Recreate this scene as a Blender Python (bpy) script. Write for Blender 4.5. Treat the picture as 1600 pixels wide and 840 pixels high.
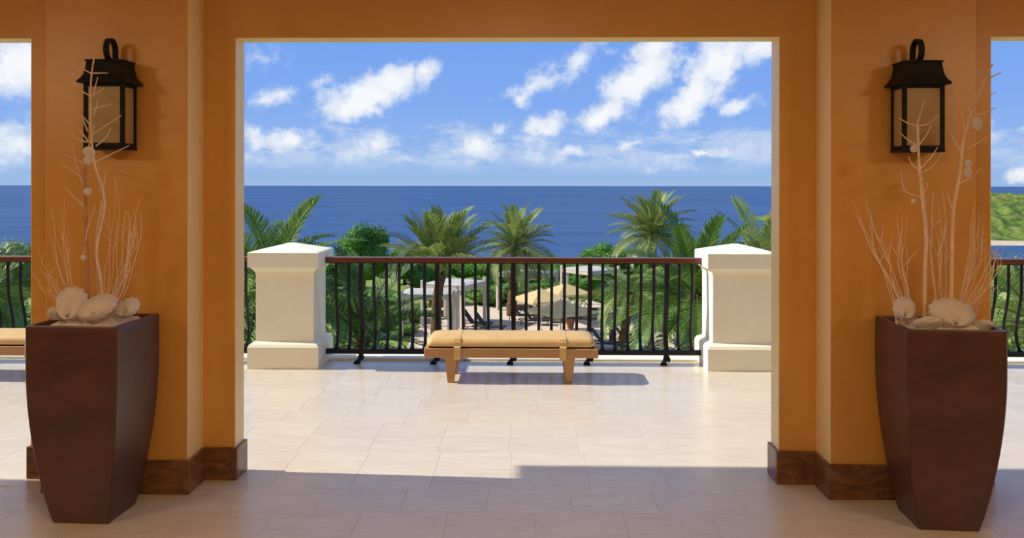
import bpy, math, random
from mathutils import Vector, Matrix

for _o in list(bpy.data.objects):
    bpy.data.objects.remove(_o, do_unlink=True)
S = bpy.context.scene
COL = S.collection
PI = math.pi

# ------------------------------------------------------------------ camera
TH, FPX, EYE, ROLL = .0167, 1244.0, 1.7, .0013
Fv = Vector((-math.sin(TH), math.cos(TH), 0))
R0 = Vector((math.cos(TH), math.sin(TH), 0))
U0 = Vector((0, 0, 1))
Rv = (R0 + ROLL * U0).normalized()
Uv = (U0 - ROLL * R0).normalized()
cd = bpy.data.cameras.new('camera')
cam = bpy.data.objects.new('camera', cd)
COL.objects.link(cam)
cd.sensor_width = 36.0
cd.sensor_fit = 'HORIZONTAL'
cd.lens = 36.0 * FPX / 1600
cd.shift_y = -130 / 1600
cd.clip_start = .05
cd.clip_end = 60000
mw = Matrix((Rv, Uv, -Fv)).transposed().to_4x4()
mw.translation = Vector((0, 0, EYE))
cam.matrix_world = mw
S.camera = cam

def ray(x, y):
    return Fv + Rv * ((x - 800) / FPX) + Uv * ((290 - y) / FPX)

def at(x, y, Y):                 # the point of the photograph's (x, y) that lies Y metres out
    v = ray(x, y)
    return Vector((0, 0, EYE)) + v * (Y / v.y)

def gnd(x, y, z=0.0):            # ... that lies at height z
    v = ray(x, y)
    return Vector((0, 0, EYE)) + v * ((z - EYE) / v.z)

# ------------------------------------------------------------------ view, sun, sky
S.view_settings.view_transform = 'Standard'
S.view_settings.look = 'None'
S.view_settings.gamma = 1
S.view_settings.use_curve_mapping = False
S.view_settings.exposure = 0.0

SUN_DIR = Vector((1, -.055, -.78)).normalized()
sl = bpy.data.lights.new('sun', 'SUN')
sl.energy = 6.1
sl.angle = math.radians(.6)
sl.color = (1, .95, .84)
sun = bpy.data.objects.new('sun', sl)
COL.objects.link(sun)
sun.rotation_euler = SUN_DIR.to_track_quat('-Z', 'Y').to_euler()
sun.location = (-20, 2, 20)

class NT:
    """small helper to write node trees"""
    def __init__(s, tree):
        s.t = tree
        s.t.nodes.clear()
    def n(s, typ, **kw):
        nd = s.t.nodes.new(typ)
        ins = kw.pop('ins', {})
        for k, v in kw.items():
            setattr(nd, k, v)
        for k, v in ins.items():
            if hasattr(v, 'is_output') or isinstance(v, bpy.types.NodeSocket):
                s.t.links.new(v, nd.inputs[k])
            else:
                nd.inputs[k].default_value = v
        return nd
    def math(s, op, a, b=0.0, clamp=False):
        return s.n('ShaderNodeMath', operation=op, use_clamp=clamp, ins={0: a, 1: b}).outputs[0]
    def mapr(s, v, a, b, c=0.0, d=1.0, smooth=False):
        nd = s.n('ShaderNodeMapRange', ins={'Value': v, 'From Min': a, 'From Max': b, 'To Min': c, 'To Max': d})
        nd.clamp = True
        if smooth:
            nd.interpolation_type = 'SMOOTHSTEP'
        return nd.outputs[0]
    def mix(s, f, a, b):
        nd = s.n('ShaderNodeMix', data_type='RGBA')
        for sock, v in ((nd.inputs[0], f), (nd.inputs[6], a), (nd.inputs[7], b)):
            if isinstance(v, bpy.types.NodeSocket):
                s.t.links.new(v, sock)
            else:
                sock.default_value = (tuple(v) + (1,)) if isinstance(v, (tuple, list)) and len(v) == 3 else v
        return nd.outputs[2]
    def noise(s, vec, scale, detail=4, rough=.55, dist=0.0):
        nd = s.n('ShaderNodeTexNoise', ins={'Scale': scale, 'Detail': detail, 'Roughness': rough, 'Distortion': dist})
        if vec is not None:
            s.t.links.new(vec, nd.inputs['Vector'])
        return nd

world = bpy.data.worlds.new('sky')
S.world = world
world.use_nodes = True
W = NT(world.node_tree)

def build_sky():
    gen = W.n('ShaderNodeTexCoord').outputs['Generated']
    sep = W.n('ShaderNodeSeparateXYZ', ins={0: gen})
    az = W.math('ARCTAN2', sep.outputs[0], sep.outputs[1])
    el = W.math('ARCSINE', sep.outputs[2])
    ae = W.n('ShaderNodeCombineXYZ', ins={0: az, 1: el, 2: 0.0}).outputs[0]
    # wobble for billowing outlines
    n1 = W.noise(ae, 22, 6, .62)
    off = W.n('ShaderNodeVectorMath', operation='SUBTRACT', ins={0: n1.outputs['Color'], 1: (.5, .5, .5)}).outputs[0]
    off = W.n('ShaderNodeVectorMath', operation='SCALE', ins={0: off, 'Scale': .035}).outputs[0]
    ae2 = W.n('ShaderNodeVectorMath', operation='ADD', ins={0: ae, 1: off}).outputs[0]
    def ell(px, py, a, b, rot, w):
        u, v = (px - 820) / FPX, (290 - py) / FPX
        A = math.atan(u)
        Ee = math.atan(v / math.sqrt(1 + u * u))
        m = W.n('ShaderNodeMapping', vector_type='TEXTURE', ins={'Vector': ae2, 'Location': (A, Ee, 0), 'Rotation': (0, 0, math.radians(rot)), 'Scale': (a / FPX, b / FPX, 1)})
        ln = W.n('ShaderNodeVectorMath', operation='LENGTH', ins={0: m.outputs[0]}).outputs['Value']
        return W.math('MULTIPLY', W.math('SUBTRACT', 1.0, ln), w)
    clouds = [(560, 153, 88, 40, 16, 1.1), (612, 128, 50, 34, 20, 1), (664, 112, 38, 20, 55, .8),
              (430, 150, 80, 18, 20, .32), (396, 90, 50, 25, 0, .3),
              (835, 130, 62, 24, 28, .6), (905, 92, 70, 24, 38, .45), (812, 160, 24, 16, 30, .5),
              (1000, 120, 105, 44, 42, 1.0), (935, 180, 58, 30, 20, .9), (848, 196, 46, 24, 15, .75), (1020, 85, 60, 40, 30, .8),
              (1075, 155, 75, 34, 30, 1.05), (1120, 95, 75, 46, 40, 1.0), (1180, 75, 60, 30, 20, .7), (1152, 165, 40, 15, 15, .5),
              (392, 215, 26, 30, 0, .8), (455, 222, 40, 24, 10, .75), (590, 222, 34, 22, 10, .65), (745, 228, 34, 20, 0, .7), (775, 205, 30, 14, 30, .35),
              (1100, 240, 40, 9, 0, .75), (985, 228, 40, 10, 15, .4), (880, 240, 60, 12, 5, .35), (1040, 262, 60, 8, 0, .25),
              (20, 100, 70, 60, 0, .9), (15, 225, 45, 55, 0, .6), (1590, 268, 25, 10, 0, .6), (1480, 200, 50, 20, 10, .6)]
    M = None
    for c in clouds:
        e = ell(*c)
        M = e if M is None else W.math('MAXIMUM', M, e)
    fb = W.noise(ae, 34, 7, .6).outputs['Fac']
    Dn = W.math('ADD', M, W.math('MULTIPLY', W.math('SUBTRACT', fb, .5), 1.5))
    dens = W.math('MULTIPLY', W.mapr(Dn, -.04, .50, 0, 1, True), W.mapr(M, -.2, .75, .62, 1))
    # a low bank of haze and small cumulus all the way round, and loose clouds over the rest of the sky
    st = W.n('ShaderNodeMapping', ins={'Vector': ae, 'Scale': (1, 2.6, 1), 'Location': (.3, .1, 0)}).outputs[0]
    nb = W.noise(st, 15, 7, .62).outputs['Fac']
    band = W.math('MULTIPLY', W.mapr(el, .012, .035, 0, 1, True), W.mapr(W.math('ADD', el, W.math('MULTIPLY', W.math('SUBTRACT', nb, .5), -.09)), .052, .075, 1, 0, True))
    bank = W.math('MULTIPLY', W.mapr(nb, .34, .56, 0, .85, True), band)
    nh = W.noise(gen, 3.2, 7, .6).outputs['Fac']
    high = W.math('MULTIPLY', W.mapr(nh, .44, .60, 0, .92, True), W.mapr(el, .17, .30, 0, 1, True))
    dens = W.math('MAXIMUM', dens, W.math('MAXIMUM', bank, high))
    # clear sky
    cr = W.n('ShaderNodeValToRGB', ins={'Fac': W.mapr(el, 0.0, 1.2)})
    r = cr.color_ramp
    r.elements[0].position = 0.0; r.elements[0].color = (.34, .50, .78, 1)
    r.elements[1].position = 1.0; r.elements[1].color = (.10, .24, .62, 1)
    for p, c in ((.03, (.30, .48, .84, 1)), (.085, (.22, .41, .88, 1)), (.16, (.18, .365, .86, 1)), (.45, (.13, .30, .74, 1))):
        e = r.elements.new(p); e.color = c
    # cloud tones: bright crowns, bluish thin parts
    sh = W.noise(ae2, 16, 5, .55).outputs['Fac']
    # relief: compare the billows with themselves a little towards the sun (upper left)
    shv = W.n('ShaderNodeVectorMath', operation='ADD', ins={0: ae2, 1: (-.008, .012, 0)}).outputs[0]
    sh2 = W.noise(shv, 24, 5, .55).outputs['Fac']
    sh3 = W.noise(ae2, 24, 5, .55).outputs['Fac']
    sh = W.math('ADD', sh, W.math('MULTIPLY', W.math('SUBTRACT', sh3, sh2), 1.3))
    cc = W.mix(W.mapr(W.math('ADD', W.math('MAXIMUM', Dn, -.05), W.math('MULTIPLY', sh, 1.1)),   .45, 1.25), (.50, .63, .86), (.93, .95, .98))
    colr = W.mix(dens, cr.outputs[0], cc)
    bg = W.n('ShaderNodeBackground', ins={'Color': colr, 'Strength': 1.0})
    W.n('ShaderNodeOutputWorld', ins={'Surface': bg.outputs[0]})
build_sky()

# ------------------------------------------------------------------ materials
MATS = {}
def mat(name, c1, c2=None, rough=.6, spec=.4, scale=6.0, stretch=(1, 1, 1), bump=0.0, bscale=None, lo=.35, hi=.65,
        detail=5, objrand=0.0, trans=0.0, metal=0.0, dist=0.0, coat=0.0):
    m = bpy.data.materials.new(name)
    m.use_nodes = True
    t = NT(m.node_tree)
    tc = t.n('ShaderNodeTexCoord').outputs['Object']
    mp = t.n('ShaderNodeMapping', ins={'Vector': tc, 'Scale': stretch}).outputs[0]
    col = c1
    if objrand:
        rnd = t.n('ShaderNodeObjectInfo').outputs['Random']
        sh = t.n('ShaderNodeCombineXYZ', ins={0: t.math('MULTIPLY', rnd, 37.0), 1: t.math('MULTIPLY', rnd, 91.0), 2: 0.0}).outputs[0]
        mp = t.n('ShaderNodeVectorMath', operation='ADD', ins={0: mp, 1: sh}).outputs[0]
    if c2 is not None:
        nz = t.noise(mp, scale, detail, .6, dist).outputs['Fac']
        col = t.mix(t.mapr(nz, lo, hi), c1, c2)
    if objrand:
        hs = t.n('ShaderNodeHueSaturation', ins={'Value': t.mapr(rnd, 0, 1, 1 - objrand, 1 + objrand * .6)})
        if isinstance(col, bpy.types.NodeSocket):
            t.t.links.new(col, hs.inputs['Color'])
        else:
            hs.inputs['Color'].default_value = tuple(col) + (1,)
        col = hs.outputs[0]
    p = t.n('ShaderNodeBsdfPrincipled', ins={'Roughness': rough, 'Specular IOR Level': spec, 'Metallic': metal, 'Coat Weight': coat, 'Coat Roughness': .14})
    if isinstance(col, bpy.types.NodeSocket):
        t.t.links.new(col, p.inputs['Base Color'])
    else:
        p.inputs['Base Color'].default_value = tuple(col) + (1,)
    if bump:
        nb = t.noise(mp, bscale or scale * 4, 4, .6).outputs['Fac']
        b = t.n('ShaderNodeBump', ins={'Strength': bump, 'Distance': .02, 'Height': nb})
        t.t.links.new(b.outputs[0], p.inputs['Normal'])
    out = p.outputs[0]
    if trans:
        tr = t.n('ShaderNodeBsdfTranslucent')
        if isinstance(col, bpy.types.NodeSocket):
            t.t.links.new(col, tr.inputs['Color'])
        else:
            tr.inputs['Color'].default_value = tuple(col) + (1,)
        out = t.n('ShaderNodeMixShader', ins={0: trans, 1: out, 2: tr.outputs[0]}).outputs[0]
    t.n('ShaderNodeOutputMaterial', ins={'Surface': out})
    MATS[name] = m
    return m

mat('reveal_lit_tone', (.88, .67, .33), (.85, .63, .30), rough=.4, spec=.5, scale=3, bump=.04, bscale=160)  # paler stucco for side faces, brighter outdoor light put into its colour
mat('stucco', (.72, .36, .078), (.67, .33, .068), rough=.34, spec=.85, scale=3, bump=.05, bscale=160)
mat('white_plaster', (.87, .82, .65), (.84, .785, .615), rough=.8, spec=.2, scale=4, bump=.06, bscale=90)
mat('ceiling_paint', (.75, .62, .45), None, rough=.9)
mat('marble_brown', (.24, .115, .05), (.12, .05, .02), rough=.28, spec=.5, scale=4.5, stretch=(1, 1, 2.6), dist=1.6, lo=.38, hi=.62)
mat('travertine', (.645, .57, .455), (.565, .465, .35), rough=.34, spec=.7, scale=2.8, stretch=(1, 4.5, 1), dist=1.3, objrand=.035, lo=.35, hi=.75, bump=.02, bscale=30, coat=.22)
mat('grout', (.52, .43, .33), None, rough=.7, spec=.2)
mat('black_iron', (.006, .006, .007), (.010, .009, .010), rough=.5, spec=.3, scale=30)
mat('rail_wood', (.16, .042, .018), (.11, .028, .012), rough=.25, spec=.5, scale=5, stretch=(1, 12, 12))
mat('oak', (.47, .26, .11), (.40, .21, .085), rough=.5, spec=.35, scale=4, stretch=(1, 14, 14))
mat('leather', (.66, .43, .17), (.60, .38, .145), rough=.5, spec=.35, scale=8, bump=.05, bscale=120)
mat('dark_gap', (.02, .015, .012), None, rough=.8)
mat('pot_bronze', (.100, .031, .022), (.050, .021, .012), rough=.36, spec=.6, scale=2.3, stretch=(1, 1, 1.8), dist=.8, bump=.04, bscale=40)
mat('pot_inner', (.03, .015, .012), None, rough=.8)
mat('branch', (.88, .68, .50), (.72, .50, .33), rough=.7, spec=.2, scale=14)
mat('branch_dark', (.40, .20, .09), (.55, .33, .19), rough=.7, spec=.2, scale=9)
mat('twig', (.90, .70, .52), (.78, .56, .38), rough=.7, spec=.2, scale=14)
mat('shell', (.92, .86, .77), (.84, .76, .66), rough=.55, spec=.35, scale=16, stretch=(1, 1, 1), bump=.25, bscale=40, trans=.35)
mat('shell_disc', (.85, .80, .74), (.75, .69, .62), rough=.45, spec=.4, scale=24, trans=.25)
mat('filler', (.85, .78, .70), (.76, .66, .56), rough=.8, spec=.2, scale=22, bump=.5, bscale=50)
mat('lamp_black', (.007, .007, .007), (.012, .011, .010), rough=.55, spec=.22, scale=40, bump=.05)
mat('fill_diffuser', (.9, .82, .7), None, rough=.5)  # glowing face of the added fill lamps
MATS['fill_diffuser'].node_tree.nodes['Principled BSDF'].inputs['Emission Color'].default_value = (1, .8, .55, 1)
MATS['fill_diffuser'].node_tree.nodes['Principled BSDF'].inputs['Emission Strength'].default_value = 3.0
mat('lamp_glass', (.42, .30, .13), (.38, .27, .115), rough=.35, spec=.4, scale=5)
mat('palm_leaf', (.16, .25, .05), (.10, .18, .036), rough=.5, spec=.35, scale=1.5, objrand=.3, trans=.3)
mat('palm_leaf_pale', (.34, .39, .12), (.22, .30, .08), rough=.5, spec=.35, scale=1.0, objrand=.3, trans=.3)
mat('palm_leaf_dark', (.105, .17, .045), (.06, .11, .03), rough=.45, spec=.4, scale=1.5, objrand=.3, trans=.25)
mat('palm_trunk', (.17, .105, .06), (.07, .042, .026), rough=.9, spec=.1, scale=3, stretch=(1, 1, 3), bump=.5, bscale=9)
mat('leaf_green', (.11, .28, .028), (.06, .18, .017), rough=.5, spec=.3, scale=.9, objrand=.15, trans=.25)
mat('leaf_hedge', (.18, .32, .05), (.10, .21, .03), rough=.5, spec=.3, scale=.9, objrand=.2, trans=.25)
mat('leaf_feathery', (.28, .36, .12), (.18, .26, .07), rough=.5, spec=.3, scale=1.5, objrand=.15, trans=.3)
mat('leaf_dry', (.36, .27, .11), (.20, .20, .06), rough=.6, spec=.2, scale=2, objrand=.15, trans=.3)
mat('agave', (.14, .17, .08), (.24, .23, .11), rough=.5, spec=.3, scale=2, objrand=.15)
mat('lawn', (.16, .26, .05), (.25, .29, .09), rough=.9, spec=.1, scale=.5, bump=.6, bscale=7)
mat('deck_paving', (.66, .54, .43), (.56, .45, .35), rough=.8, spec=.15, scale=.35)
mat('cabana_frame', (.62, .52, .43), (.54, .44, .36), rough=.7, spec=.2, scale=3)
mat('cabana_canvas', (.50, .47, .45), (.44, .41, .40), rough=.85, spec=.1, scale=2)
mat('curtain', (.74, .68, .58), (.66, .60, .50), rough=.85, spec=.1, scale=6, stretch=(3, 3, .4))
mat('parasol_canvas', (.86, .72, .44), (.82, .67, .39), rough=.8, spec=.1, scale=2, trans=.5)
mat('sling', (.022, .020, .020), (.035, .03, .028), rough=.6, spec=.3, scale=9)
mat('wicker', (.12, .065, .035), (.08, .042, .024), rough=.7, spec=.2, scale=12, stretch=(1, 1, 4), bump=.3)
mat('terracotta', (.46, .17, .07), None, rough=.8)
mat('scrub', (.06, .11, .018), (.19, .22, .055), rough=.9, spec=.1, scale=.45, detail=8, bump=1.0, bscale=.9, lo=.4, hi=.62)
mat('beach_sand', (.60, .50, .36), (.50, .40, .27), rough=.9, spec=.1, scale=.2)

def sea_material():
    m = bpy.data.materials.new('sea_water')
    m.use_nodes = True
    t = NT(m.node_tree)
    tc = t.n('ShaderNodeTexCoord').outputs['Object']
    a = t.noise(t.n('ShaderNodeMapping', ins={'Vector': tc, 'Scale': (.012, .05, 1)}).outputs[0], 1.0, 8, .65).outputs['Fac']
    b = t.noise(t.n('ShaderNodeMapping', ins={'Vector': tc, 'Scale': (.0006, .0045, 1), 'Location': (3.3, 1.7, 0)}).outputs[0], 1.0, 5, .6).outputs['Fac']
    col = t.mix(t.mapr(a, .3, .7), (.025, .064, .165), (.046, .098, .212))
    col = t.mix(t.mapr(b, .55, .75), col, (.075, .15, .34))
    df = t.n('ShaderNodeBsdfDiffuse', ins={'Color': col})
    wv = t.noise(t.n('ShaderNodeMapping', ins={'Vector': tc, 'Scale': (.25, .9, 1)}).outputs[0], 1.0, 6, .65).outputs['Fac']
    bp = t.n('ShaderNodeBump', ins={'Strength': .6, 'Distance': .35, 'Height': wv})
    gl = t.n('ShaderNodeBsdfGlossy', ins={'Color': (.75, .85, 1, 1), 'Roughness': .25, 'Normal': bp.outputs[0]})
    mx = t.n('ShaderNodeMixShader', ins={0: .13, 1: df.outputs[0], 2: gl.outputs[0]})
    t.n('ShaderNodeOutputMaterial', ins={'Surface': mx.outputs[0]})
    MATS['sea_water'] = m
sea_material()

# ------------------------------------------------------------------ mesh building
class MB:
    def __init__(s):
        s.v = []; s.f = []
    def add(s, vs, fs):
        k = len(s.v)
        s.v += [tuple(p) for p in vs]
        s.f += [tuple(i + k for i in f) for f in fs]
        return s
    def box(s, x0, x1, y0, y1, z0, z1, M=None):
        vs = [Vector((x, y, z)) for z in (z0, z1) for y in (y0, y1) for x in (x0, x1)]
        if M is not None:
            vs = [M @ p for p in vs]
        return s.add(vs, [(0, 2, 3, 1), (4, 5, 7, 6), (0, 1, 5, 4), (2, 6, 7, 3), (0, 4, 6, 2), (1, 3, 7, 5)])
    def bevbox(s, x0, x1, y0, y1, z0, z1, b=.01, M=None):
        """box with chamfered edges"""
        cx, cy, cz = (x0 + x1) / 2, (y0 + y1) / 2, (z0 + z1) / 2
        hx, hy, hz = (x1 - x0) / 2, (y1 - y0) / 2, (z1 - z0) / 2
        rings = []
        for (dz, k) in ((-hz, b), (-hz + b, 0), (hz - b, 0), (hz, b)):
            a, c = hx - k, hy - k
            q = b if k == 0 else b * .6
            ring = [(a, -c + q), (a, c - q), (a - q, c), (-a + q, c), (-a, c - q), (-a, -c + q), (-a + q, -c), (a - q, -c)]
            rings.append([Vector((cx + x, cy + y, cz + dz)) for x, y in ring])
        return s.loft(rings, M=M)
    def loft(s, rings, cap=True, M=None, closed=True):
        n = len(rings[0]); k = len(s.v)
        for r in rings:
            for p in r:
                s.v.append(tuple(M @ Vector(p)) if M is not None else tuple(p))
        for i in range(len(rings) - 1):
            for j in range(n if closed else n - 1):
                a = k + i * n + j; b = k + i * n + (j + 1) % n
                s.f.append((a, b, b + n, a + n))
        if cap and closed:
            s.f.append(tuple(k + j for j in reversed(range(n))))
            s.f.append(tuple(k + (len(rings) - 1) * n + j for j in range(n)))
        return s
    def tube(s, pts, rad, n=6, flat=None, cap=True):
        pts = [Vector(p) for p in pts]
        if not hasattr(rad, '__len__'):
            rad = [rad] * len(pts)
        up = None; rings = []
        for i, p in enumerate(pts):
            d = (pts[min(i + 1, len(pts) - 1)] - pts[max(i - 1, 0)])
            d = d.normalized() if d.length > 1e-9 else Vector((0, 0, 1))
            if up is None:
                up = Vector((1, 0, 0)) if abs(d.x) < .8 else Vector((0, 1, 0))
            up = (up - d * up.dot(d)).normalized()
            sd = d.cross(up)
            r = rad[i]
            fy = flat if flat else 1.0
            off = PI / 4 if n == 4 else 0
            rings.append([p + up * (math.cos(off + 2 * PI * j / n) * r) + sd * (math.sin(off + 2 * PI * j / n) * r * fy) for j in range(n)])
        return s.loft(rings, cap=cap)
    def lathe(s, prof, n=16, c=(0, 0, 0)):
        rings = [[Vector((c[0] + r * math.cos(2 * PI * j / n), c[1] + r * math.sin(2 * PI * j / n), c[2] + z)) for j in range(n)] for r, z in prof]
        return s.loft(rings)
    def square_loft(s, prof, c=(0, 0, 0)):
        """prof: (half x, half y, z)"""
        rings = [[Vector((c[0] + a, c[1] + b, c[2] + z)) for a, b in ((-hx, -hy), (hx, -hy), (hx, hy), (-hx, hy))] for hx, hy, z in prof]
        return s.loft(rings)
    def mesh(s, name, m, smooth=None):
        me = bpy.data.meshes.new(name)
        me.from_pydata(s.v, [], s.f)
        me.materials.append(MATS[m])
        if smooth is not None:
            me.polygons.foreach_set('use_smooth', [True] * len(me.polygons))
            if smooth < 179:
                me.set_sharp_from_angle(angle=math.radians(smooth))
        me.update()
        return me

def link(name, me, parent=None, loc=None, rot=None):
    o = bpy.data.objects.new(name, me)
    COL.objects.link(o)
    if parent is not None:
        o.parent = parent
    if loc is not None:
        o.location = loc
    if rot is not None:
        o.rotation_euler = rot
    return o

def build(name, mb, m, parent=None, smooth=None, loc=None, rot=None):
    return link(name, mb.mesh(name, m, smooth), parent, loc, rot)

def tag(o, label, cat, group=None):
    o['label'] = label; o['category'] = cat
    if group:
        o['group'] = group
    return o

def thing(name, label, cat, loc=(0, 0, 0), rz=0.0, group=None):
    o = link(name, None, None, loc, (0, 0, rz))
    o.empty_display_size = .1
    return tag(o, label, cat, group)

def struct(o):
    o['kind'] = 'structure'
    return o

def copy_tree(o, parent=None):
    c = o.copy()
    COL.objects.link(c)
    if parent is not None:
        c.parent = parent
    for ch in list(o.children):
        copy_tree(ch, c)
    return c

# ------------------------------------------------------------------ the building
WF, WB = 4.58, 4.72            # wall faces
OL, OR, OT = -1.68, 1.455, 2.555
LE, RE = -2.868, 2.647         # far edges of the two piers
PF = 4.362                     # pilaster face
TOPZ = 3.2

def pier(name, x0, x1, px0, px1):
    o = struct(build(name, MB().box(x0, x1, WF, WB, 0, OT), 'stucco'))
    build('pilaster', MB().box(px0, px1, PF, WF, 0, TOPZ), 'stucco', o)
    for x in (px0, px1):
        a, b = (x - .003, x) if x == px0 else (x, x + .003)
        build('pilaster_return', MB().box(a, b, PF + .002, WF, .185, TOPZ), 'reveal_lit_tone', o)  # thin paler layer, the brighter side light is in its colour
    return o
pier('wall_left', LE, OL, -2.65, -1.865)
pier('wall_right', OR, RE, 1.665, 2.44)
struct(build('wall_top', MB().box(-12, 12, WF, WB, OT, TOPZ), 'stucco'))
# the lining of the openings: jambs and soffits in a paler sand tone, outdoor light put into the colour
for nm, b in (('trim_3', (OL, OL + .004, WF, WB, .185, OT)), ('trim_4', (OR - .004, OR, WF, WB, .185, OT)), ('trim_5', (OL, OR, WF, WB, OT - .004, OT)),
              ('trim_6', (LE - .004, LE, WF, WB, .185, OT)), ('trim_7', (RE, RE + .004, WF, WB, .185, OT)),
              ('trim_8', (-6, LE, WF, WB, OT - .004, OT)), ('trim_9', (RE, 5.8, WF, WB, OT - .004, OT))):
    struct(build(nm, MB().box(*b), 'reveal_lit_tone'))
struct(build('wall_far_left', MB().box(-7.6, -6.0, WF, WB, 0, OT), 'stucco'))
struct(build('wall_far_right', MB().box(5.8, 7.4, WF, WB, 0, OT), 'stucco'))
struct(build('ceiling', MB().box(-12, 12, -6.2, WB, TOPZ, TOPZ + .25), 'ceiling_paint'))
struct(build('wall_back', MB().box(-8, 8, -6.2, -6.0, 0, TOPZ), 'stucco'))
struct(build('wall_side_left', MB().box(-8.2, -8, -6.0, WF, 0, TOPZ), 'stucco'))
struct(build('wall_side_right', MB().box(8, 8.2, -6.0, WF, 0, TOPZ), 'stucco'))
def fill_lamp(x, y, label):  # added lamp, unseen above the view, to brighten the room
    t = thing('fill_lamp', label, 'lamp', (x, y, TOPZ), 0, 'added fill lamps out of view')
    build('canopy', MB().lathe([(.10, -.03), (.10, -.001)], 20), 'lamp_black', t, 40)
    build('drum_shade', MB().lathe([(.42, -.22), (.44, -.22), (.44, -.03), (.42, -.03)], 32), 'lamp_black', t, 40)
    build('diffuser', MB().lathe([(.40, -.215), (.415, -.20), (.415, -.18)], 32), 'fill_diffuser', t, 40)
    l = bpy.data.lights.new('lamp', 'AREA')
    l.shape = 'DISK'; l.size = .8; l.energy = FILL_W; l.color = (1, .70, .42)
    lo = link('fill_light', l, t, (0, 0, -.24))
FILL_W = 60
for _x, _w in ((-4.4, 'over the left bay'), (-.1, 'over the middle bay'), (4.2, 'over the right bay')):
    fill_lamp(_x, .9, 'added unseen drum fill lamp ' + _w)
struct(build('trim_1', MB().box(-4.15, 4.4, WB, 5.07, TOPZ, TOPZ + .22), 'white_plaster'))   # eaves over the middle bay

def baseboard(name, x0, x1, px0, px1, inner, h):
    t = .02
    o = struct(link(name, None))
    def slab(a, b, c, d):
        mb = MB().bevbox(a, b, c, d, 0, h, .004)
        build('marble_slab', mb, 'marble_brown', o)
    slab(px0 - t, px1 + t, PF - t, PF)                        # pilaster face
    slab(px0 - t, px0, PF, WF - t)                            # pilaster sides
    slab(px1, px1 + t, PF, WF - t)
    slab(x0 - t, px0, WF - t, WF)                             # recessed faces
    slab(px1, x1 + t, WF - t, WF)
    slab(x1, x1 + t, WF, WB + t)                              # jambs
    slab(x0 - t, x0, WF, WB + t)
baseboard('baseboard_left', LE, OL, -2.65, -1.865, 1, .187)
baseboard('baseboard_right', OR, RE, 1.665, 2.44, -1, .189)

# floor: a bed, with the stone tiles lying on it
floor = struct(build('floor', MB().box(-14, 14, -26, 8.02, -.35, -.004), 'travertine'))
random.seed(4)
TW, TD = .452, .31
tmb = MB().bevbox(-TW / 2 + .0004, TW / 2 - .0004, -TD / 2 + .0004, TD / 2 - .0004, -.018, 0, .0007)
tme = tmb.mesh('tile', 'travertine')
y = 4.147 - 2 * TD + TD / 2
row = 0
while y < 7.7:
    x = -6 - random.random() * TW
    while x < 6:
        lim = .655 * y + .22
        if abs(x + .1) < lim and (y > 4.8 or abs(x) < 3.2):
            link('tile', tme, floor, (x, y, .0003 * random.random()))
        x += TW
    y += TD
    row += 1
struct(build('trim_2', MB().bevbox(-14, 14, 7.74, 8.06, -.3, .022, .008), 'white_plaster'))      # coping at the terrace edge
struct(build('wall_terrace', MB().box(-14, 14, 7.8, 8.03, -6.6, -.3), 'white_plaster'))

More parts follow.
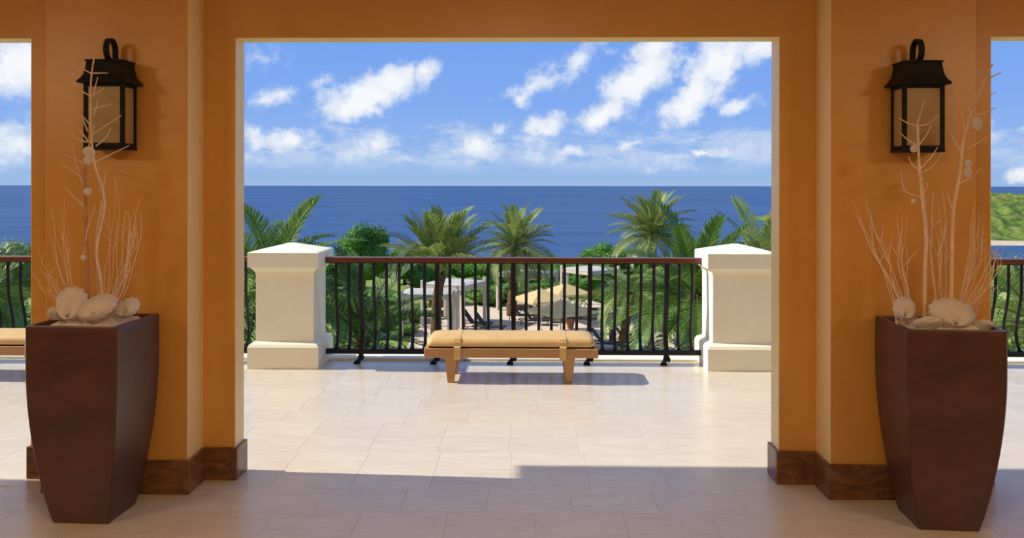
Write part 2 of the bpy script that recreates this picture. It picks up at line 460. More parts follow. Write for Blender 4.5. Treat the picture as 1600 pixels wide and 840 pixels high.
# ------------------------------------------------------------------ wall lanterns
def lantern(cx, label, zoff, mirror):
    t = thing('wall_lantern', label, 'lantern', (cx, PF, 1.895 + zoff), 0, 'wall lanterns on the orange pilasters')
    w, d, h = .098, .062, .345          # half width, half depth, body height
    yc = -.095
    # back plate
    build('back_plate', MB().bevbox(-.05, .05, -.034, -.001, .05, .44, .004), 'lamp_black', t)
    fr = MB()
    for sx in (-1, 1):
        for sy in (-1, 1):
            fr.bevbox(sx * w - .011, sx * w + .011, yc + sy * d - .009, yc + sy * d + .009, 0, h, .002)
    for z0, z1 in ((0, .022), (h - .022, h)):
        fr.box(-w, w, yc - d - .008, yc - d + .008, z0, z1)
        fr.box(-w, w, yc + d - .008, yc + d + .008, z0, z1)
        fr.box(-w - .009, -w + .009, yc - d, yc + d, z0, z1)
        fr.box(w - .009, w + .009, yc - d, yc + d, z0, z1)
    frm = build('frame', fr, 'lamp_black', t)
    build('base', MB().bevbox(-w - .013, w + .013, yc - d - .012, yc + d + .012, -.012, .004, .003), 'lamp_black', t)
    for nm, b in (('front', (-w + .009, w - .009, yc - d - .002, yc - d + .002)), ('back', (-w + .009, w - .009, yc + d - .002, yc + d + .002)),
                  ('left', (-w - .002, -w + .002, yc - d + .008, yc + d - .008)), ('right', (w - .002, w + .002, yc - d + .008, yc + d - .008))):
        build('pane', MB().box(*b, .02, h - .02), 'lamp_glass', frm)
    rf = MB().square_loft([(w + .034, d + .03, h - .004), (w + .036, d + .032, h + .006), (w + .022, d + .020, h + .022), (w + .010, d + .010, h + .045), (w + .003, d + .004, h + .08),
                           (w, d, h + .112), (w + .006, d + .006, h + .114), (w + .006, d + .006, h + .122), (w - .03, d - .02, h + .128)], (0, yc, 0))
    build('roof', rf, 'lamp_black', t)
    # scroll bracket: a flat bar that rises at the back, arches over and curls in
    pts = [Vector((0, yc + .05, h + .12))]
    r = .05
    cz = h + .178
    pts.append(Vector((0, yc + .052, h + .15)))
    for i in range(0, 15):
        a = math.radians(i * 20)
        rr = r * (1 - .016 * max(0, i - 7) * 1.6)
        pts.append(Vector((0, yc + .002 + rr * math.cos(a), cz + rr * 1.25 * math.sin(a))))
    mb = MB()
    k = len(pts)
    rings = []
    for i, p in enumerate(pts):
        dd = (pts[min(i + 1, k - 1)] - pts[max(0, i - 1)]).normalized()
        nn = Vector((0, -dd.z, dd.y))
        rings.append([p + Vector((-.014, 0, 0)) - nn * .006, p + Vector((.014, 0, 0)) - nn * .006, p + Vector((.014, 0, 0)) + nn * .006, p + Vector((-.014, 0, 0)) + nn * .006])
    mb.loft(rings)
    build('scroll_bracket', mb, 'lamp_black', t, 40)
    build('stem', MB().tube([(0, yc - .01, h + .12), (0, yc - .02, h + .15), (0, yc - .035, h + .165)], .008, 6), 'lamp_black', t)
    return t
lantern(-2.243, 'black wall lantern with tan panes on the left pilaster', .008, 1)
lantern(2.083, 'black wall lantern with tan panes on the right pilaster', -.004, -1)

# ------------------------------------------------------------------ white pillars
def pillar(x0, x1, label):
    cx, hw = (x0 + x1) / 2, (x1 - x0) / 2
    hy = .285
    t = thing('balustrade_pillar', label, 'pillar', (cx, 7.33 + hy, 0), 0, 'white pillars of the balustrade')
    b = MB().square_loft([(hw, hy, 0), (hw, hy, .20), (hw - .015, hy - .015, .225), (hw - .055, hy - .055, .245), (hw - .06, hy - .06, .25)])
    build('plinth', b, 'white_plaster', t)
    s = MB().square_loft([(hw - .06, hy - .06, .25), (hw - .06, hy - .06, .86), (hw - .055, hy - .055, .89), (hw - .04, hy - .04, .915), (hw - .015, hy - .015, .94)])
    build('shaft', s, 'white_plaster', t)
    c = MB().square_loft([(hw, hy, .94), (hw, hy, 1.075), (hw - .012, hy - .012, 1.082), (.03, .03, 1.15)])
    build('cap', c, 'white_plaster', t)
    return t
pillar(-2.574, -1.913, 'white plaster pillar with pyramid cap left of the middle railing')
pillar(1.676, 2.337, 'white plaster pillar with pyramid cap right of the middle railing')

# ------------------------------------------------------------------ railings
RY = 7.62
def belly(z):
    t = max(0.0, min(1.0, (.72 - z) / .42))
    up = t * t * (3 - 2 * t)
    q = max(0.0, min(1.0, (.30 - z) / .17))
    return .085 * up * (1 - .75 * q * q)
bal_mb = MB()
zs = [.128, .15, .17, .20, .235, .265, .30, .36, .42, .48, .54, .60, .66, .72, .965]
bal_mb.tube([(0, belly(z), z) for z in zs], [.024, .020, .0155, .0155, .0155, .0155] + [.0145] * 9, 6)
bal_mb.tube([(0, belly(z), z) for z in (.262, .268, .28)], [.0185, .0195, .0155], 6)
bal_me = bal_mb.mesh('baluster', 'black_iron', 50)
post_mb = MB()
pz = [.10, .13, .17, .22, .30, .36, .42, .48, .54, .60, .66, .72, .965]
post_mb.tube([(0, belly(z), z) for z in pz], .029, 4)
post_me = post_mb.mesh('post', 'black_iron')
foot_mb = MB().tube([(.0, .02, .11), (-.004, .012, .07), (-.018, -.004, .03), (-.034, -.03, .004)], [.028, .024, .021, .03], 6)
foot_mb.tube([(.012, .0, .075), (.022, -.012, .05), (.016, -.03, .035), (.0, -.03, .045)], [.012, .014, .014, .012], 6)
foot_mb.bevbox(-.065, .0, -.06, .0, .0008, .009, .002)
foot_me = foot_mb.mesh('post_foot', 'black_iron', 45)

def railing(x0, x1, posts, label, step=.1215):
    t = thing('railing', label, 'railing', ((x0 + x1) / 2, RY, 0), 0, 'balustrade railings along the terrace edge')
    ox = (x0 + x1) / 2
    hr = MB().bevbox(x0 - ox, x1 - ox, -.04, .045, .965, 1.015, .008)
    build('handrail', hr, 'rail_wood', t)
    build('bottom_rail', MB().bevbox(x0 - ox, x1 - ox, -.008, .045, .085, .132, .004), 'black_iron', t)
    build('top_bar', MB().box(x0 - ox, x1 - ox, -.015, .015, .955, .966), 'black_iron', t)
    for p in posts:
        po = link('post', post_me, t, (p - ox, 0, 0))
        link('post_foot', foot_me, po)
    # balusters: five to a bay, and running on to the ends
    xs = []
    for i in range(len(posts) - 1):
        n = 6
        for k in range(1, n):
            xs.append(posts[i] + (posts[i + 1] - posts[i]) * k / n)
    d = (posts[1] - posts[0]) / 6
    x = posts[0] - d
    while x > x0 + .05:
        xs.append(x); x -= d
    x = posts[-1] + d
    while x < x1 - .05:
        xs.append(x); x += d
    for x in sorted(xs):
        link('baluster', bal_me, t, (x - ox, 0, 0))
    return t
railing(-1.925, 1.69, [-1.575 + .7315 * i for i in range(5)], 'black iron railing with wooden handrail between the two white pillars')
railing(-6.6, -2.56, [-6.1 + .7315 * i for i in range(5)], 'black iron railing seen through the opening on the far left')
railing(2.325, 6.6, [2.75 + .7315 * i for i in range(5)], 'black iron railing seen through the opening on the far right')

# ------------------------------------------------------------------ benches
def rounded_cushion(x0, x1, y0, y1, z0, z1, r=.045, crown=.012):
    mb = MB()
    nx, ny = 22, 10
    cx, cy = (x0 + x1) / 2, (y0 + y1) / 2
    hx, hy = (x1 - x0) / 2, (y1 - y0) / 2
    rings = []
    for (k, z) in ((.008, z0), (0, z0 + .008), (0, z1 - r), (.25 * r, z1 - .5 * r), (.6 * r, z1 - .18 * r), (r * 1.1, z1 - .02 * r), (.09, z1 + crown * .5), (.16, z1 + crown)):
        a, b = hx - k, hy - k
        q = .05
        ring = []
        for (sx, sy, a0) in ((1, -1, -90), (1, 1, 0), (-1, 1, 90), (-1, -1, 180)):
            for j in range(5):
                an = math.radians(a0 + j * 22.5)
                ring.append(Vector((cx + sx * (a - q) + q * math.cos(an), cy + sy * (b - q) + q * math.sin(an), z)))
        rings.append(ring)
    return mb.loft(rings)

def bench(cx, label):
    t = thing('bench', label, 'bench', (cx, 6.83, 0), 0, 'low cushioned benches on the terrace')
    hw, dp = .748, .44
    fr = MB().bevbox(-hw, hw, 0, .035, .222, .302, .004)
    fr.bevbox(-hw, hw, dp - .035, dp, .222, .302, .004)
    fr.bevbox(-hw, -hw + .035, .035, dp - .035, .222, .302, .003)
    fr.bevbox(hw - .035, hw, .035, dp - .035, .222, .302, .003)
    fr.box(-hw + .03, hw - .03, .03, dp - .03, .24, .288)
    build('frame', fr, 'oak', t)
    build('shadow_gap', MB().box(-hw + .045, hw - .045, .02, dp - .02, .288, .322), 'dark_gap', t)
    c = build('cushion', rounded_cushion(-hw + .02, hw - .02, .008, dp - .008, .314, .392), 'leather', t, 50)
    for sx in (-.462, .446):
        st = MB()
        path = [(.032, .205), (-.008, .205), (-.008, .31), (.006, .325), (.006, .352), (.02, .3795), (.055, .392), (.16, .4045), (dp - .16, .4045), (dp - .055, .392), (dp - .02, .3795), (dp - .006, .352), (dp - .006, .325), (dp + .008, .31), (dp + .008, .205), (dp - .032, .205)]
        rings = []
        for i, (yy, zz) in enumerate(path):
            p0, p1 = path[max(0, i - 1)], path[min(len(path) - 1, i + 1)]
            dd = Vector((0, p1[0] - p0[0], p1[1] - p0[1])).normalized()
            nn = Vector((0, -dd.z, dd.y)) * .003
            p = Vector((sx, yy, zz))
            w = Vector((.029, 0, 0))
            rings.append([p - w - nn, p + w - nn, p + w + nn, p - w + nn])
        st.loft(rings)
        build('strap', st, 'leather', c)
    for lx in (-.52, .50):
        for ly in (.055, dp - .055):
            s = 1 if lx > 0 else -1
            rings = []
            for z, hwid, sh in ((0, .026, 0), (.012, .029, 0), (.23, .05, 0)):
                rings.append([Vector((lx + a * hwid, ly + b * hwid * .9, z)) for a, b in ((-1, -1), (1, -1), (1, 1), (-1, 1))])
            build('leg', MB().loft(rings), 'oak', t)
    return t
bench(-.121, 'low wooden bench with tan leather cushion in front of the middle railing')
bench(-4.75, 'tan cushioned bench partly seen through the far left opening')

# ------------------------------------------------------------------ planters
def planter(cx, cy, rz, label, base=.29, dk=.9):
    t = thing('planter', label, 'planter', (cx, cy, 0), rz, 'tall tapered planters flanking the opening')
    top = .47
    prof = []
    N = 18
    for i in range(N + 1):
        u = i / N
        z = 1.0 * u
        # bulging taper: narrow foot, fullest two thirds up
        w = base + (top - base) * math.sin(min(1.0, u / .80) * PI / 2) ** .85
        if u > .8:
            w = top
        prof.append((w / 2, z))
    rings = []
    for hw, z in prof:
        q = .008
        rings.append([Vector(p) for p in ((-hw + q, -hw, z), (hw - q, -hw, z), (hw, -hw + q, z), (hw, hw - q, z), (hw - q, hw, z), (-hw + q, hw, z), (-hw, hw - q, z), (-hw, -hw + q, z))])
    # over the rim and down inside
    for hw, z in ((.233, 1.004), (.213, 1.004), (.209, .996), (.204, .93)):
        q = .006
        rings.append([Vector(p) for p in ((-hw + q, -hw, z), (hw - q, -hw, z), (hw, -hw + q, z), (hw, hw - q, z), (hw - q, hw, z), (-hw + q, hw, z), (-hw, hw - q, z), (-hw, -hw + q, z))])
    rings = [[Vector((p.x, p.y * dk, p.z)) for p in r] for r in rings]
    build('body', MB().loft(rings), 'pot_bronze', t, 35)
    return t
PL = Vector((-2.230, 4.095, 0)); PR = Vector((2.105, 4.098, 0)); PRZ = math.radians(-2.5)
planter(PL.x, PL.y, PRZ, 'tall dark bronze planter in front of the left pilaster')
planter(PR.x, PR.y, math.radians(-3.5), 'tall dark bronze planter in front of the right pilaster')

def filler(c, label, seed):
    random.seed(seed)
    mb = MB()
    n = 16
    hw = .196
    rings = []
    vs = []
    for i in range(n + 1):
        for j in range(n + 1):
            x = -hw + 2 * hw * i / n; y = -hw + 2 * hw * j / n
            e = min(1, min(i, n - i, j, n - j) / 3)
            vs.append((x, y, .952 + e * (.045 + .03 * random.random())))
    fs = [(i * (n + 1) + j, (i + 1) * (n + 1) + j, (i + 1) * (n + 1) + j + 1, i * (n + 1) + j + 1) for i in range(n) for j in range(n)]
    mb.add(vs, fs)
    o = build('coral_filling', mb, 'filler', None, 60, (c.x, c.y, 0), (0, 0, PRZ))
    tag(o, label, 'filling'); o['kind'] = 'stuff'
filler(PL, 'white crumbled coral filling the left planter', 1)
filler(PR, 'white crumbled coral filling the right planter', 2)

def shell(px, py, Y, rx, rz_, tilt, label, seed, lean=0.0):
    """a ribbed domed shell standing on edge; rx, rz_ half sizes in metres"""
    random.seed(seed)
    p = at(px, py, Y)
    mb = MB()
    nr, na = 8, 56
    vs = []
    for sgn in (0, 1):
        for i in range(nr + 1):
            u = .04 + .96 * i / nr
            for j in range(na):
                a = 2 * PI * j / na
                rib = math.sin(a * 14)
                bx, bz = rx * (1 + .06 * math.sin(2 * a + seed)) * math.sin(a), rz_ * math.cos(a)
                k = 1 + .035 * rib * u
                x = bx * u * k
                z = -.8 * rz_ + (bz + .8 * rz_) * u * k
                y = -.05 * math.sin(PI * (.15 + .85 * u)) + .004 * rib * u
                vs.append((x, y + .004 * sgn, z))
    fs = []
    per = (nr + 1) * na
    for s_ in range(2):
        for i in range(nr):
            for j in range(na):
                p0 = s_ * per + i * na + j; p1 = s_ * per + i * na + (j + 1) % na
                q = (p0, p1, p1 + na, p0 + na)
                fs.append(q if s_ == 0 else q[::-1])
        ring = [s_ * per + j for j in range(na)]
        fs.append(tuple(ring))
    for j in range(na):
        p0 = nr * na + j; p1 = nr * na + (j + 1) % na
        fs.append((p0, p1, per + p1, per + p0))
    mb.add(vs, fs)
    o = build('seashell', mb, 'shell', None, 180, p, (tilt, lean, 0))
    tag(o, label, 'shell', 'white shells in the planters')
shell(113, 474, 3.98, .085, .085, -.15, 'round white shell standing left of centre in the left planter', 3)
shell(152, 480, 3.95, .10, .07, -.5, 'broad white shell lying against the thicker stick, left planter', 5, -.35)
shell(199, 481, 4.05, .075, .048, -.3, 'pointed white shell at the right rim of the left planter', 8, -.5)
shell(92, 490, 4.02, .06, .04, -.9, 'small flat white shell at the left rim of the left planter', 9, .1)
shell(1487, 489, 4.00, .11, .08, -.35, 'large round white shell in the middle of the right planter', 4, .1)
shell(1413, 481, 4.08, .06, .06, -.2, 'upright ragged white shell at the left rim of the right planter', 7, .5)
shell(1450, 505, 3.98, .07, .035, -.9, 'flat white shell in front of the upright ones, right planter', 11, .0)
shell(1535, 510, 4.02, .06, .03, -.9, 'small flat white shell at the right rim of the right planter', 12, .2)

def smooth_path(P, sub=4):
    out = []
    for i in range(len(P) - 1):
        p0, p1, p2, p3 = P[max(0, i - 1)], P[i], P[i + 1], P[min(len(P) - 1, i + 2)]
        for k in range(sub):
            t = k / sub
            out.append(.5 * ((2 * p1) + (p2 - p0) * t + (2 * p0 - 5 * p1 + 4 * p2 - p3) * t * t + (3 * p1 - p0 - 3 * p2 + p3) * t ** 3))
    out.append(P[-1])
    return out

def branch(base, pts, r0, r1, twigs, label, m='branch', Y=4.08, group='sticks standing in the planters', lean=0.0):
    """pts: outline of the stick in the photo; twigs: list of polylines; all at the planter's own distance"""
    P = [at(x, y, Y + lean * i / max(1, len(pts) - 1)) for i, (x, y) in enumerate(pts)]
    P[0] = Vector((P[0].x, P[0].y, .93))
    org = Vector((P[0].x, P[0].y, .93))
    t = thing('branch', label, 'branch', org, 0, group)
    S_ = [p - org for p in smooth_path(P)]
    n = len(S_)
    build('stick', MB().tube(S_, [r0 + (r1 - r0) * i / (n - 1) for i in range(n)], 6), m, t, 60)
    for i, tw in enumerate(twigs):
        dy = .012 * ((i * 7) % 5 - 2)
        fr = (480 - tw[0][1]) / 390.0
        Q = [at(x, y, Y + lean * max(0, min(1, fr)) + dy * k) - org for k, (x, y) in enumerate(tw)]
        Q = smooth_path(Q, 3) if len(Q) > 2 else Q
        n = len(Q)
        build('twig', MB().tube(Q, [.0042 - .0022 * k / (n - 1) for k in range(n)], 5), m if m == 'branch' else 'branch', t, 60)
    return t

branch(PL, [(138, 490), (137, 440), (135, 380), (134, 330), (132, 260)], .0125, .0085,
       [[(134, 325), (118, 310), (102, 293)], [(135, 285), (115, 268), (97, 257)], [(133, 255), (118, 248), (104, 243)], [(132, 400), (136, 360), (150, 320)], [(131, 290), (120, 260), (114, 228)]],
       'brown bark stick rising straight from the left planter', 'branch_dark', 4.06)
branch(PL, [(163, 490), (158, 440), (151, 390), (164, 315), (148, 255), (142, 200), (142, 130), (147, 90)], .0085, .0042,
       [[(139, 222), (122, 200), (101, 187)], [(139, 215), (150, 206), (190, 180)], [(141, 195), (120, 172), (98, 152)], [(140, 172), (155, 167), (175, 163)], [(141, 150), (125, 140), (110, 126)],
        [(143, 150), (152, 145), (162, 138)], [(143, 115), (130, 108), (120, 104)], [(144, 114), (158, 114), (169, 114)], [(146, 150), (149, 135), (153, 120)], [(136, 222), (118, 215), (112, 205)],
        [(150, 228), (165, 215), (173, 200)], [(150, 252), (175, 240), (202, 227)], [(137, 205), (128, 185), (110, 167)], [(146, 180), (150, 170), (153, 155)], [(139, 228), (145, 210), (147, 194)]],
       'pale thorny branch reaching highest above the left planter', 'branch', 4.04)
branch(PL, [(160, 490), (150, 420), (150, 370), (159, 318), (155, 280), (146, 258)], .0065, .0045, [[(158, 318), (162, 290), (166, 265)]], 'pale wavy stick beside the tallest branch in the left planter', 'branch', 4.10)

branch(PR, [(1445, 490), (1445, 430), (1447, 370), (1441, 310), (1436, 250), (1434, 195)], .0105, .006,
       [[(1433, 195), (1438, 178), (1444, 158)], [(1432, 196), (1418, 192), (1405, 184)], [(1434, 197), (1450, 193), (1467, 181)], [(1433, 226), (1418, 218), (1408, 208)], [(1436, 226), (1448, 210), (1455, 195)],
        [(1440, 308), (1416, 300), (1410, 285), (1408, 266)], [(1437, 306), (1446, 298), (1450, 284)], [(1440, 270), (1458, 258), (1473, 238)], [(1436, 265), (1424, 255), (1420, 244)], [(1438, 264), (1455, 245), (1465, 230)], [(1455, 355), (1462, 350), (1468, 345)]],
       'pale branch with forked tip on the left of the right planter', 'branch', 4.05)
branch(PR, [(1485, 490), (1487, 430), (1488, 370), (1490, 325), (1500, 270), (1505, 220), (1515, 185), (1530, 145), (1542, 115), (1551, 100)], .011, .0045,
       [[(1489, 330), (1484, 315), (1480, 298)], [(1503, 238), (1492, 220), (1483, 204)], [(1500, 286), (1520, 275), (1535, 261)], [(1520, 178), (1506, 160), (1491, 146)], [(1523, 180), (1540, 175), (1556, 168)],
        [(1530, 152), (1520, 145), (1511, 138)], [(1534, 154), (1545, 150), (1556, 144)], [(1537, 122), (1530, 112), (1524, 104)], [(1546, 122), (1556, 117), (1565, 113)], [(1511, 232), (1530, 222), (1546, 211)], [(1508, 215), (1506, 195), (1503, 174)]],
       'tallest pale branch leaning right out of the right planter', 'branch', 4.03, lean=-.05)
branch(PR, [(1470, 490), (1458, 430), (1453, 380), (1447, 330), (1440, 270)], .006, .004, [[(1456, 385), (1456, 340), (1458, 300)], [(1466, 400), (1478, 350), (1472, 295)]],
       'thin pale stick between the two main branches of the right planter', 'branch', 4.11)

def disc(px, py, Y, r, label, tilt=0.0):
    mb = MB()
    n = 18
    rings = []
    for rr, yy in ((.55, -.006), (1, -.003), (1.02, .0), (1, .003), (.55, .006)):
        rings.append([Vector((r * rr * (1 + .08 * math.sin(2 * PI * j / n * 2 + r * 300)) * math.cos(2 * PI * j / n), yy, r * rr * math.sin(2 * PI * j / n))) for j in range(n)])
    mb.loft(rings)
    o = build('shell_disc', mb, 'shell_disc', None, 40, at(px, py, Y), (0, tilt, .3))
    tag(o, label, 'shell', 'small shell discs on the branches')
disc(1527, 193, 3.99, .033, 'white shell disc hanging highest on the right planter\'s leaning branch', .4)
disc(1513, 255, 4.02, .022, 'upper of two touching white shell discs on the leaning branch', .1)
disc(1512, 269, 4.02, .025, 'lower of two touching white shell discs on the leaning branch', .2)
disc(1428, 232, 4.035, .021, 'white shell disc on the forked branch before the right lantern', .5)
disc(1427, 314, 4.035, .013, 'tiny shell bead on the lower fork of the right planter', .1)
disc(139, 237, 4.035, .028, 'white shell disc where the left planter\'s two sticks meet', .2)
disc(138, 250, 4.036, .022, 'white shell disc just under another on the left planter\'s brown stick', .3)
disc(137, 299, 4.035, .02, 'single small shell disc midway up the brown stick', .1)
disc(130, 402, 4.035, .014, 'tiny shell bead low on the brown bark stick', .1)

def wisps(specs, label, Y, seed):
    random.seed(seed)
    b = specs[0][0]
    org = at(b[0], 492, Y); org.z = .93
    t = thing('twig_bunch', label, 'twigs', org, 0, 'fine twigs in the planters')
    for (p0, p1, bow, n) in specs:
        for k in range(int(n * 1.6)):
            x1 = p1[0] + random.uniform(-14, 14); y1 = p1[1] + random.uniform(-25, 45)
            x0 = p0[0] + random.uniform(-8, 8)
            P = []
            bw = bow + random.uniform(-6, 6)
            Yk = Y + random.uniform(-.06, .05)
            wob = random.random() * 6
            for i in range(9):
                u = i / 8
                x = x0 + (x1 - x0) * (u ** 1.15) + bw * math.sin(PI * u) + 2.2 * math.sin(u * 11 + wob)
                y = 488 + (y1 - 488) * u
                P.append(at(x, y, Yk) - org)
            P[0].z = 0.0
            build('twig', MB().tube(P, [.0022 - .0013 * i / 8 for i in range(9)], 4), 'twig', t, 60)
            if random.random() < .6:
                j = random.choice((4, 5, 6))
                d = Vector((random.uniform(-.05, .05), random.uniform(-.02, .02), random.uniform(.05, .11)))
                build('twig', MB().tube([P[j], P[j] + d * .6, P[j] + d + Vector((d.x * .3, 0, 0))], [.0017, .0014, .0009], 4), 'twig', t, 60)
wisps([((118, 488), (92, 330), -8, 5), ((110, 488), (68, 400), -6, 4)], 'fine pale twigs fanning left out of the left planter', 4.10, 1)
wisps([((172, 488), (208, 320), 10, 8), ((170, 488), (188, 290), 2, 4)], 'dense fine twigs sweeping right out of the left planter', 4.12, 2)
wisps([((1415, 488), (1340, 310), -4, 4), ((1412, 488), (1365, 350), -3, 3), ((1425, 488), (1405, 340), -6, 4)], 'fine pale twigs fanning left out of the right planter', 4.10, 3)
wisps([((1500, 488), (1530, 330), 8, 8), ((1510, 488), (1560, 400), 8, 5)], 'fine pale twigs fanning right out of the right planter', 4.10, 4)
wisps([((1465, 488), (1470, 330), 3, 4)], 'few fine twigs upright between the branches of the right planter', 4.14, 5)

# ------------------------------------------------------------------ the garden below
GZ = -6.5
def plane_grid(x0, x1, y0, y1, nx, ny, zf):
    mb = MB()
    vs = []
    for i in range(nx + 1):
        for j in range(ny + 1):
            x = x0 + (x1 - x0) * i / nx; y = y0 + (y1 - y0) * j / ny
            vs.append((x, y, zf(x, y)))
    fs = [(i * (ny + 1) + j, (i + 1) * (ny + 1) + j, (i + 1) * (ny + 1) + j + 1, i * (ny + 1) + j + 1) for i in range(nx) for j in range(ny)]
    return mb.add(vs, fs)
def land(x, y):
    z = GZ
    if y > 78:
        z = GZ - (y - 78) * .30
    return z
o = build('lawn', plane_grid(-70, 70, 8.1, 100, 40, 46, land), 'lawn', None, 60)
tag(o, 'green lawn and planting beds of the lower garden', 'lawn'); o['kind'] = 'stuff'
sea = build('sea', MB().add([(-40000, 60, -11), (40000, 60, -11), (40000, 42000, -11), (-40000, 42000, -11)], [(0, 1, 2, 3)]), 'sea_water')
tag(sea, 'deep blue sea stretching to the horizon', 'sea'); sea['kind'] = 'stuff'

# paved pool deck
pts = [gnd(630, 556, GZ), gnd(1110, 556, GZ), gnd(1010, 482, GZ), gnd(930, 470, GZ), gnd(830, 474, GZ), gnd(775, 482, GZ), gnd(735, 474, GZ), gnd(668, 478, GZ), gnd(655, 500, GZ)]
rings = [[Vector((p.x, p.y, GZ - .05)) for p in pts], [Vector((p.x, p.y, GZ + .03)) for p in pts]]
struct(build('floor_pool_deck', MB().loft(rings), 'deck_paving'))

# -- cabanas
RZC = GZ + 2.5
def cabana(cx, cy, w, d, rz, label, curtain=(), sofa=True):
    t = thing('cabana', label, 'cabana', (cx, cy, GZ + .03), rz, 'pale cabanas round the pool deck')
    h = 2.42
    for sx in (-1, 1):
        for sy in (-1, 1):
            build('post', MB().bevbox(sx * w / 2 - .085, sx * w / 2 + .085, sy * d / 2 - .085, sy * d / 2 + .085, 0, h + .25, .01), 'cabana_frame', t)
    bm = MB()
    for s_ in (-1, 1):
        bm.box(-w / 2 + .085, w / 2 - .085, s_ * d / 2 - .04, s_ * d / 2 + .04, h - .22, h)
        bm.box(s_ * w / 2 - .04, s_ * w / 2 + .04, -d / 2 + .085, d / 2 - .085, h - .22, h)
    build('beam', bm, 'cabana_frame', t)
    build('canopy', MB().square_loft([(w / 2 + .05, d / 2 + .05, h + .002), (w / 2 + .05, d / 2 + .05, h + .05), (w / 2 - .3, d / 2 - .3, h + .13)]), 'cabana_canvas', t)
    for (sx, sy) in curtain:
        mb = MB()
        n = 12
        rings = []
        for z, k in ((.05, 1.0), (.9, .75), (h - .25, 1.0)):
            ring = []
            for j in range(n):
                a = 2 * PI * j / n
                rr = .14 * k * (1 + .25 * math.sin(a * 5))
                ring.append(Vector((sx * (w / 2 - .25) + rr * math.cos(a), sy * (d / 2 - .22) + rr * math.sin(a), z)))
            rings.append(ring)
        build('curtain', mb.loft(rings), 'curtain', t, 60)
    return t
cabana(at(729, 445, 47).x - .75, 47.0, 2.7, 2.7, math.radians(-24), 'grey roofed cabana behind the leaning palm trunk', ((1, -1),))
cabana(at(672, 460, 42.8).x, 42.8, 2.75, 2.2, 0, 'nearest low cabana left of the leaning palm trunk', ((1, -1),))
cabana(at(824, 430, 52.5).x, 52.5, 2.75, 2.75, math.radians(45), 'cabana seen corner on behind the straight palm trunk', ())
cabana(at(922, 425, 55).x, 55, 2.75, 2.75, math.radians(40), 'farthest cabana on the right half hidden by foliage', ((-1, 1),))

def sofa(px, py, label, rz, w=1.9):
    p = gnd(px, py, GZ)
    t = thing('daybed', label, 'daybed', (p.x, p.y, GZ + .03), rz, 'brown wicker daybeds')
    build('base', MB().bevbox(-w / 2, w / 2, -.4, .4, 0, .36, .03), 'wicker', t)
    build('backrest', MB().bevbox(-w / 2, w / 2, .3, .42, .36, .95, .03), 'wicker', t)
    build('seat_cushion', MB().bevbox(-w / 2 + .05, w / 2 - .05, -.38, .29, .362, .48, .03), 'curtain', t)
sofa(690, 494, 'brown wicker daybed under the nearest cabana', .1, 1.6)
sofa(812, 484, 'brown wicker daybed under the corner-on cabana', -.1, 1.7)

# -- parasols
def parasol(px, py, Yd, half, rz, label, drop=.55):
    p = at(px, py, Yd)
    t = thing('parasol', label, 'parasol', (p.x, p.y, GZ + .03), rz, 'yellow square parasols by the loungers')
    ht = p.z - GZ - .03
    build('pole', MB().tube([(0, 0, .08), (0, 0, ht + .03)], .028, 8), 'cabana_frame', t)
    build('base', MB().lathe([(.26, 0), (.26, .05), (.22, .08), (.05, .1), (.05, .2)], 14), 'cabana_frame', t)
    apex = Vector((0, 0, ht))
    cs = [Vector((sx * half, sy * half, ht - drop)) for sx, sy in ((-1, -1), (1, -1), (1, 1), (-1, 1))]
    mb = MB()
    th_ = Vector((0, 0, -.012))
    vs = [apex] + cs + [apex + th_] + [c + th_ for c in cs]
    vs += [c + Vector((0, 0, -.13)) for c in cs]
    fs = [(0, 1 + i, 1 + (i + 1) % 4) for i in range(4)] + [(5, 6 + (i + 1) % 4, 6 + i) for i in range(4)]
    fs += [(1 + i, 10 + i, 10 + (i + 1) % 4, 1 + (i + 1) % 4) for i in range(4)]
    mb.add(vs, fs)
    cn = build('canopy', mb, 'parasol_canvas', t)
    for i, c in enumerate(cs):
        build('rib', MB().tube([apex + Vector((0, 0, -.05)), c + Vector((0, 0, -.05))], .014, 4), 'cabana_frame', cn)
    build('finial', MB().lathe([(.02, 0), (.035, .03), (.02, .07), (.004, .1)], 8, (0, 0, ht)), 'cabana_frame', t)
parasol(846, 451, 44.5, 1.20, math.radians(28), 'sunlit yellow parasol beside the corner-on cabana')
parasol(884, 442, 47.6, 1.20, math.radians(25), 'yellow parasol farthest back under the right cabana')
parasol(876, 468, 41, 1.30, math.radians(36), 'nearest yellow parasol above the dark loungers')

# -- loungers
def lounger_proto():
    t = thing('sun_lounger', '', 'lounger', (0, 0, GZ + .03))
    f = MB()
    for s_ in (-1, 1):
        f.bevbox(-.95, .95, s_ * .33 - .022, s_ * .33 + .022, .29, .335, .005)
    f.box(-.95, -.90, -.31, .31, .29, .33).box(.90, .95, -.31, .31, .29, .33)
    build('frame', f, 'sling', t)
    for sx in (-.8, .75):
        for sy in (-.33, .33):
            build('leg', MB().box(sx - .022, sx + .022, sy - .02, sy + .02, 0, .29), 'sling', t)
    build('seat', MB().bevbox(-.25, .94, -.31, .31, .33, .36, .008), 'sling', t)
    b = MB()
    M = Matrix.Translation((-.25, 0, .345)) @ Matrix.Rotation(math.radians(52), 4, 'Y')
    b.bevbox(-.85, 0, -.31, .31, -.015, .015, .008, M)
    build('backrest', b, 'sling', t)
    build('back_prop', MB().tube([(-.62, -.25, .32), (-.52, -.25, .66)], .015, 5).tube([(-.62, .25, .32), (-.52, .25, .66)], .015, 5), 'sling', t)
    return t
lp = lounger_proto()
